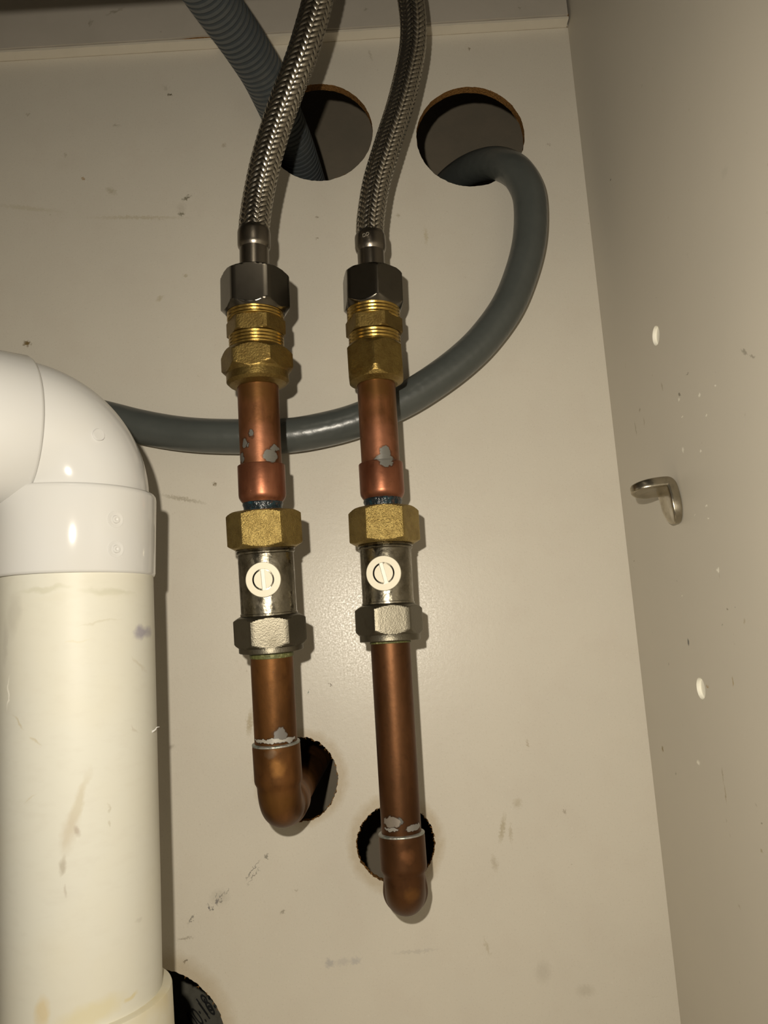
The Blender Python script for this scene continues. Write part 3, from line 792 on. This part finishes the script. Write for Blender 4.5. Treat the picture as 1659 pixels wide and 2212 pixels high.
# the socket line is short: turn back at once
path = []; rad = []
for z, r in ((-.0002, .0224), (-.0003, .0240), (0, Rl - .0002), (.0006, Rl), (.030, Rl)): path.append(a + d0 * z); rad.append(r)
b1 = path[-1]; rho = .0262
T0 = at_y(312, 2318, 0)
for i in range(1, 25):
    th = PI/2 * i / 24; path.append(b1 + d1 * rho * (1 - math.cos(th)) + d0 * rho * math.sin(th)); rad.append(.0240)
path.append(V((T0.x, -.012, T0.z))); rad.append(.0240)
path.append(V((T0.x, -.010, T0.z))); rad.append(.0240)
v, f = tube(path, lambda i: rad[i], 96)
yl = Mat('yellowed_fitting', (.64, .61, .49), .4); yl.blot(60, (.60, .52, .31), .5, .75, .7); yl.blot(140, (.60, .52, .33), .6, .8, .5)
obj('lower_elbow', v, f, yl.done(), waste, angle=50)
TR_ = .0232
tg = Mat('shade_grey_tail', (.17, .17, .145), .5, 0, .3); tg.blot(90, (.12, .105, .07), .45, .7, .8); tg.blot(420, (.4, .38, .3), .74, .78, .6)  # tail coloured grey to stand in for the shade it sits in
v, f = tube([V((T0.x, -.0105, T0.z)), V((T0.x, .05, T0.z)), V((T0.x, .0735, T0.z))], TR_, 96)
tail = obj('tail_pipe', v, f, tg.done(), waste)
# moulding marks and burr
for px, py, r, o in ((212, 940, 13.5, bend),):
    q, n = hit(px, py, o); k = depth(q) / FPX * r; ax = Ax(q - n * .0006, n)
    v, f = ax.lathe([(0, k), (.00105, k), (.00125, k * .93), (.00125, .0001)], 40); obj('moulding_stud', v, f, WF, waste, angle=40)
for px, py in ((250, 1122), (251, 1186)):
    q, n = hit(px, py, lowcol); k = depth(q) / FPX; ax = Ax(q - n * .0004, n)
    v, f = ax.lathe([(0, 19 * k), (.00047, 18 * k), (.00050, 15 * k), (.00043, 13 * k), (.00044, 9 * k), (.00085, 8 * k), (.00090, 4 * k), (.0006, 2 * k), (.0006, .0001)], 40)
    obj('moulding_mark', v, f, WF, waste, angle=50)
q = at_y(331, 1578, -.090)
tw = [q + V((-.0006, 0, -.0005)), q + V((.0006, 0, .0002)), q + V((.0012, -.0003, .0009)), q + V((.0020, -.0002, .0010))]
pth, _ = catmull(tw, .0001); v, f = tube(pth, lambda i: .0003 * (1.2 - i / len(pth)), 8); obj('plastic_burr', v, f, WF, waste)

# ================================================================== SHELF PIN
sp0 = at_x(1474, 1095, XR); yf = sp0.y
def pin():
    tip = at_y(1372, 1052, yf); cor = at_y(1461, 1041, yf); end = at_y(1470, 1131, yf)
    cor.x = XR - .0022; end.x = XR - .0016; 
    arm_in = cor + (tip - cor) * .18; leg_in = cor + (end - cor) * .2
    pts = [tip, tip.lerp(cor, .5), arm_in, cor + V((-.0006, 0, -.0006)), leg_in, cor.lerp(end, .6), end]
    path, L = catmull(pts, .00035); n = len(path); rings = []
    wid = .0115; th = .0040
    for i, p in enumerate(path):
        t = i / (n - 1); dd = (path[min(i+1, n-1)] - path[max(i-1, 0)]); dd.y = 0; dd.normalize()
        nrm = V((dd.z, 0, -dd.x))
        k = min(1, math.sqrt(max(0.0004, 1 - (max(0, .30 - t) / .30) ** 2)), math.sqrt(max(.0004, 1 - (max(0, t - .68) / .32) ** 2)))
        W_ = wid * k; T = th * (.45 + .55 * k) if k > .05 else th * .3
        ring = []
        for j in range(36):
            a = 2*PI*j/36; c, s_ = math.cos(a), math.sin(a); e_ = .55
            x = abs(c) ** e_ * (1 if c > 0 else -1); y = abs(s_) ** e_ * (1 if s_ > 0 else -1)
            dish = .0009 * (x * x) * (k) * (1 if y > 0 else 0)
            ring.append(p + V((0, wid / 2 + x * W_ / 2 + (1 - k) * 0.0, 0)) + nrm * (y * T / 2 + dish))
        rings.append(ring)
    pv = V((0, yf + wid / 2, cor.z)); sn, cs = math.sin(math.radians(13)), math.cos(math.radians(13))
    for rg in rings:
        for q in rg:
            y_, z_ = q.y - pv.y, q.z - pv.z; q.y = pv.y + y_ * cs + z_ * sn; q.z = pv.z - y_ * sn + z_ * cs
    return ringgrid(rings, (True, True))
pinmat = Mat('burnished_zinc', (.42, .38, .30), .27, 1.0); pinmat.blot(260, (.22, .19, .14), .45, .75, .7); pinmat.bump(pinmat.noise(300, 3), .2, .0005)
shp = thing('shelf_pin', V((XR, yf + .006, at_y(1461, 1041, yf).z)), 'L-shaped burnished metal shelf support pin stuck in the right side panel', 'shelf pin')
v, f = pin(); obj('bracket', v, f, pinmat.done(), shp, angle=70)
c_ = V((XR - .003, yf + .006, at_y(1466, 1085, yf).z)); axp = Ax(c_, V((1, 0, 0)))
v, f = axp.lathe([(0, .0024), (.011, .0024), (.012, .0018)], 24); obj('peg', v, f, FERR, shp)

# ================================================================== UNSEEN SINK, ADDED TO SHADE THE RAIL
S_ = at_y(0, 40, -.0064); kk = (-.150 + D) / (-.0064 + D)
zs = LPOS.z + (S_.z - LPOS.z) * ((-.150 - LPOS.y) / (-.0064 - LPOS.y))
STL = steel('sink_steel', (.35, .34, .32), .35)
def basin(x0, x1, y0, y1, z0, z1, r):
    def rr(x0, x1, y0, y1, r, z):
        o = []
        for cx, cy, a0 in ((x1 - r, y1 - r, 0), (x0 + r, y1 - r, 90), (x0 + r, y0 + r, 180), (x1 - r, y0 + r, 270)):
            for q in range(9):
                a = math.radians(a0 + 90 * q / 8); o.append(V((cx + r * math.cos(a), cy + r * math.sin(a), z)))
        return o
    rings = [rr(x0 - .02, x1 + .004, y0 - .02, y1 + .02, r, z1), rr(x0, x1, y0, y1, r, z1), rr(x0, x1, y0, y1, r, z0 + .012)]
    for q in (30, 60, 90):
        a = math.radians(q); d = .012 * (1 - math.cos(a)); rings.append(rr(x0 + d, x1 - d, y0 + d, y1 - d, r, z0 + .012 - .012 * math.sin(a)))
    return ringgrid(rings, (False, True))
v, f = basin(XL + .03, at_y(846, 0, -.15).x + .01, -.47, -.150 + .006, zs, zs + .15, .02)
sk = obj('unseen_sink_basin', v, f, STL, None, angle=40, loc=V((-.2, -.3, zs)))
tag(sk, 'unseen steel sink bowl added over the pipes to cast the shadow on the top rail', 'sink')

# ================================================================== PRINT SEEN THROUGH THE BIG HOLE
INK = Mat('black_ink', (.01, .01, .01), .6).done()
YB = .074
dg_ = Mat('dark_grey_board', (.135, .13, .105), .7, 0, .2); dg_.blot(200, (.085, .08, .06), .45, .7, .6); dg_.blot(500, (.4, .37, .3), .74, .78, .6)
cb = at_y(430, 2180, YB)
t = thing('printed_board', cb, 'dark grey board printed with black digits, seen inside the bottom left hole', 'board')
obj('board', *box(cb.x - .05, cb.x + .040, YB, YB + .004, ZB + .001, cb.z + .045), dg_.done(), t, smooth=False)
def wallprint(vs, px, py, ang, sx):
    p = at_y(px, py, YB); a = math.radians(ang)
    r2 = V((math.cos(a), 0, math.sin(a))); u2 = V((-math.sin(a), 0, math.cos(a)))
    return [p + r2 * q.x * sx + u2 * q.y + V((0, -.0003 - q.z, 0)) for q in vs]
va, fa = text_mesh('18:02', .0135, .0001); vb, fb = text_mesh('00:16', .0135, .0001)
obj('printed_digits', *merge((wallprint(va, 444, 2196, 36, .42), fa), (wallprint(vb, 424, 2226, 36, .42), fb)), INK, t, smooth=False)
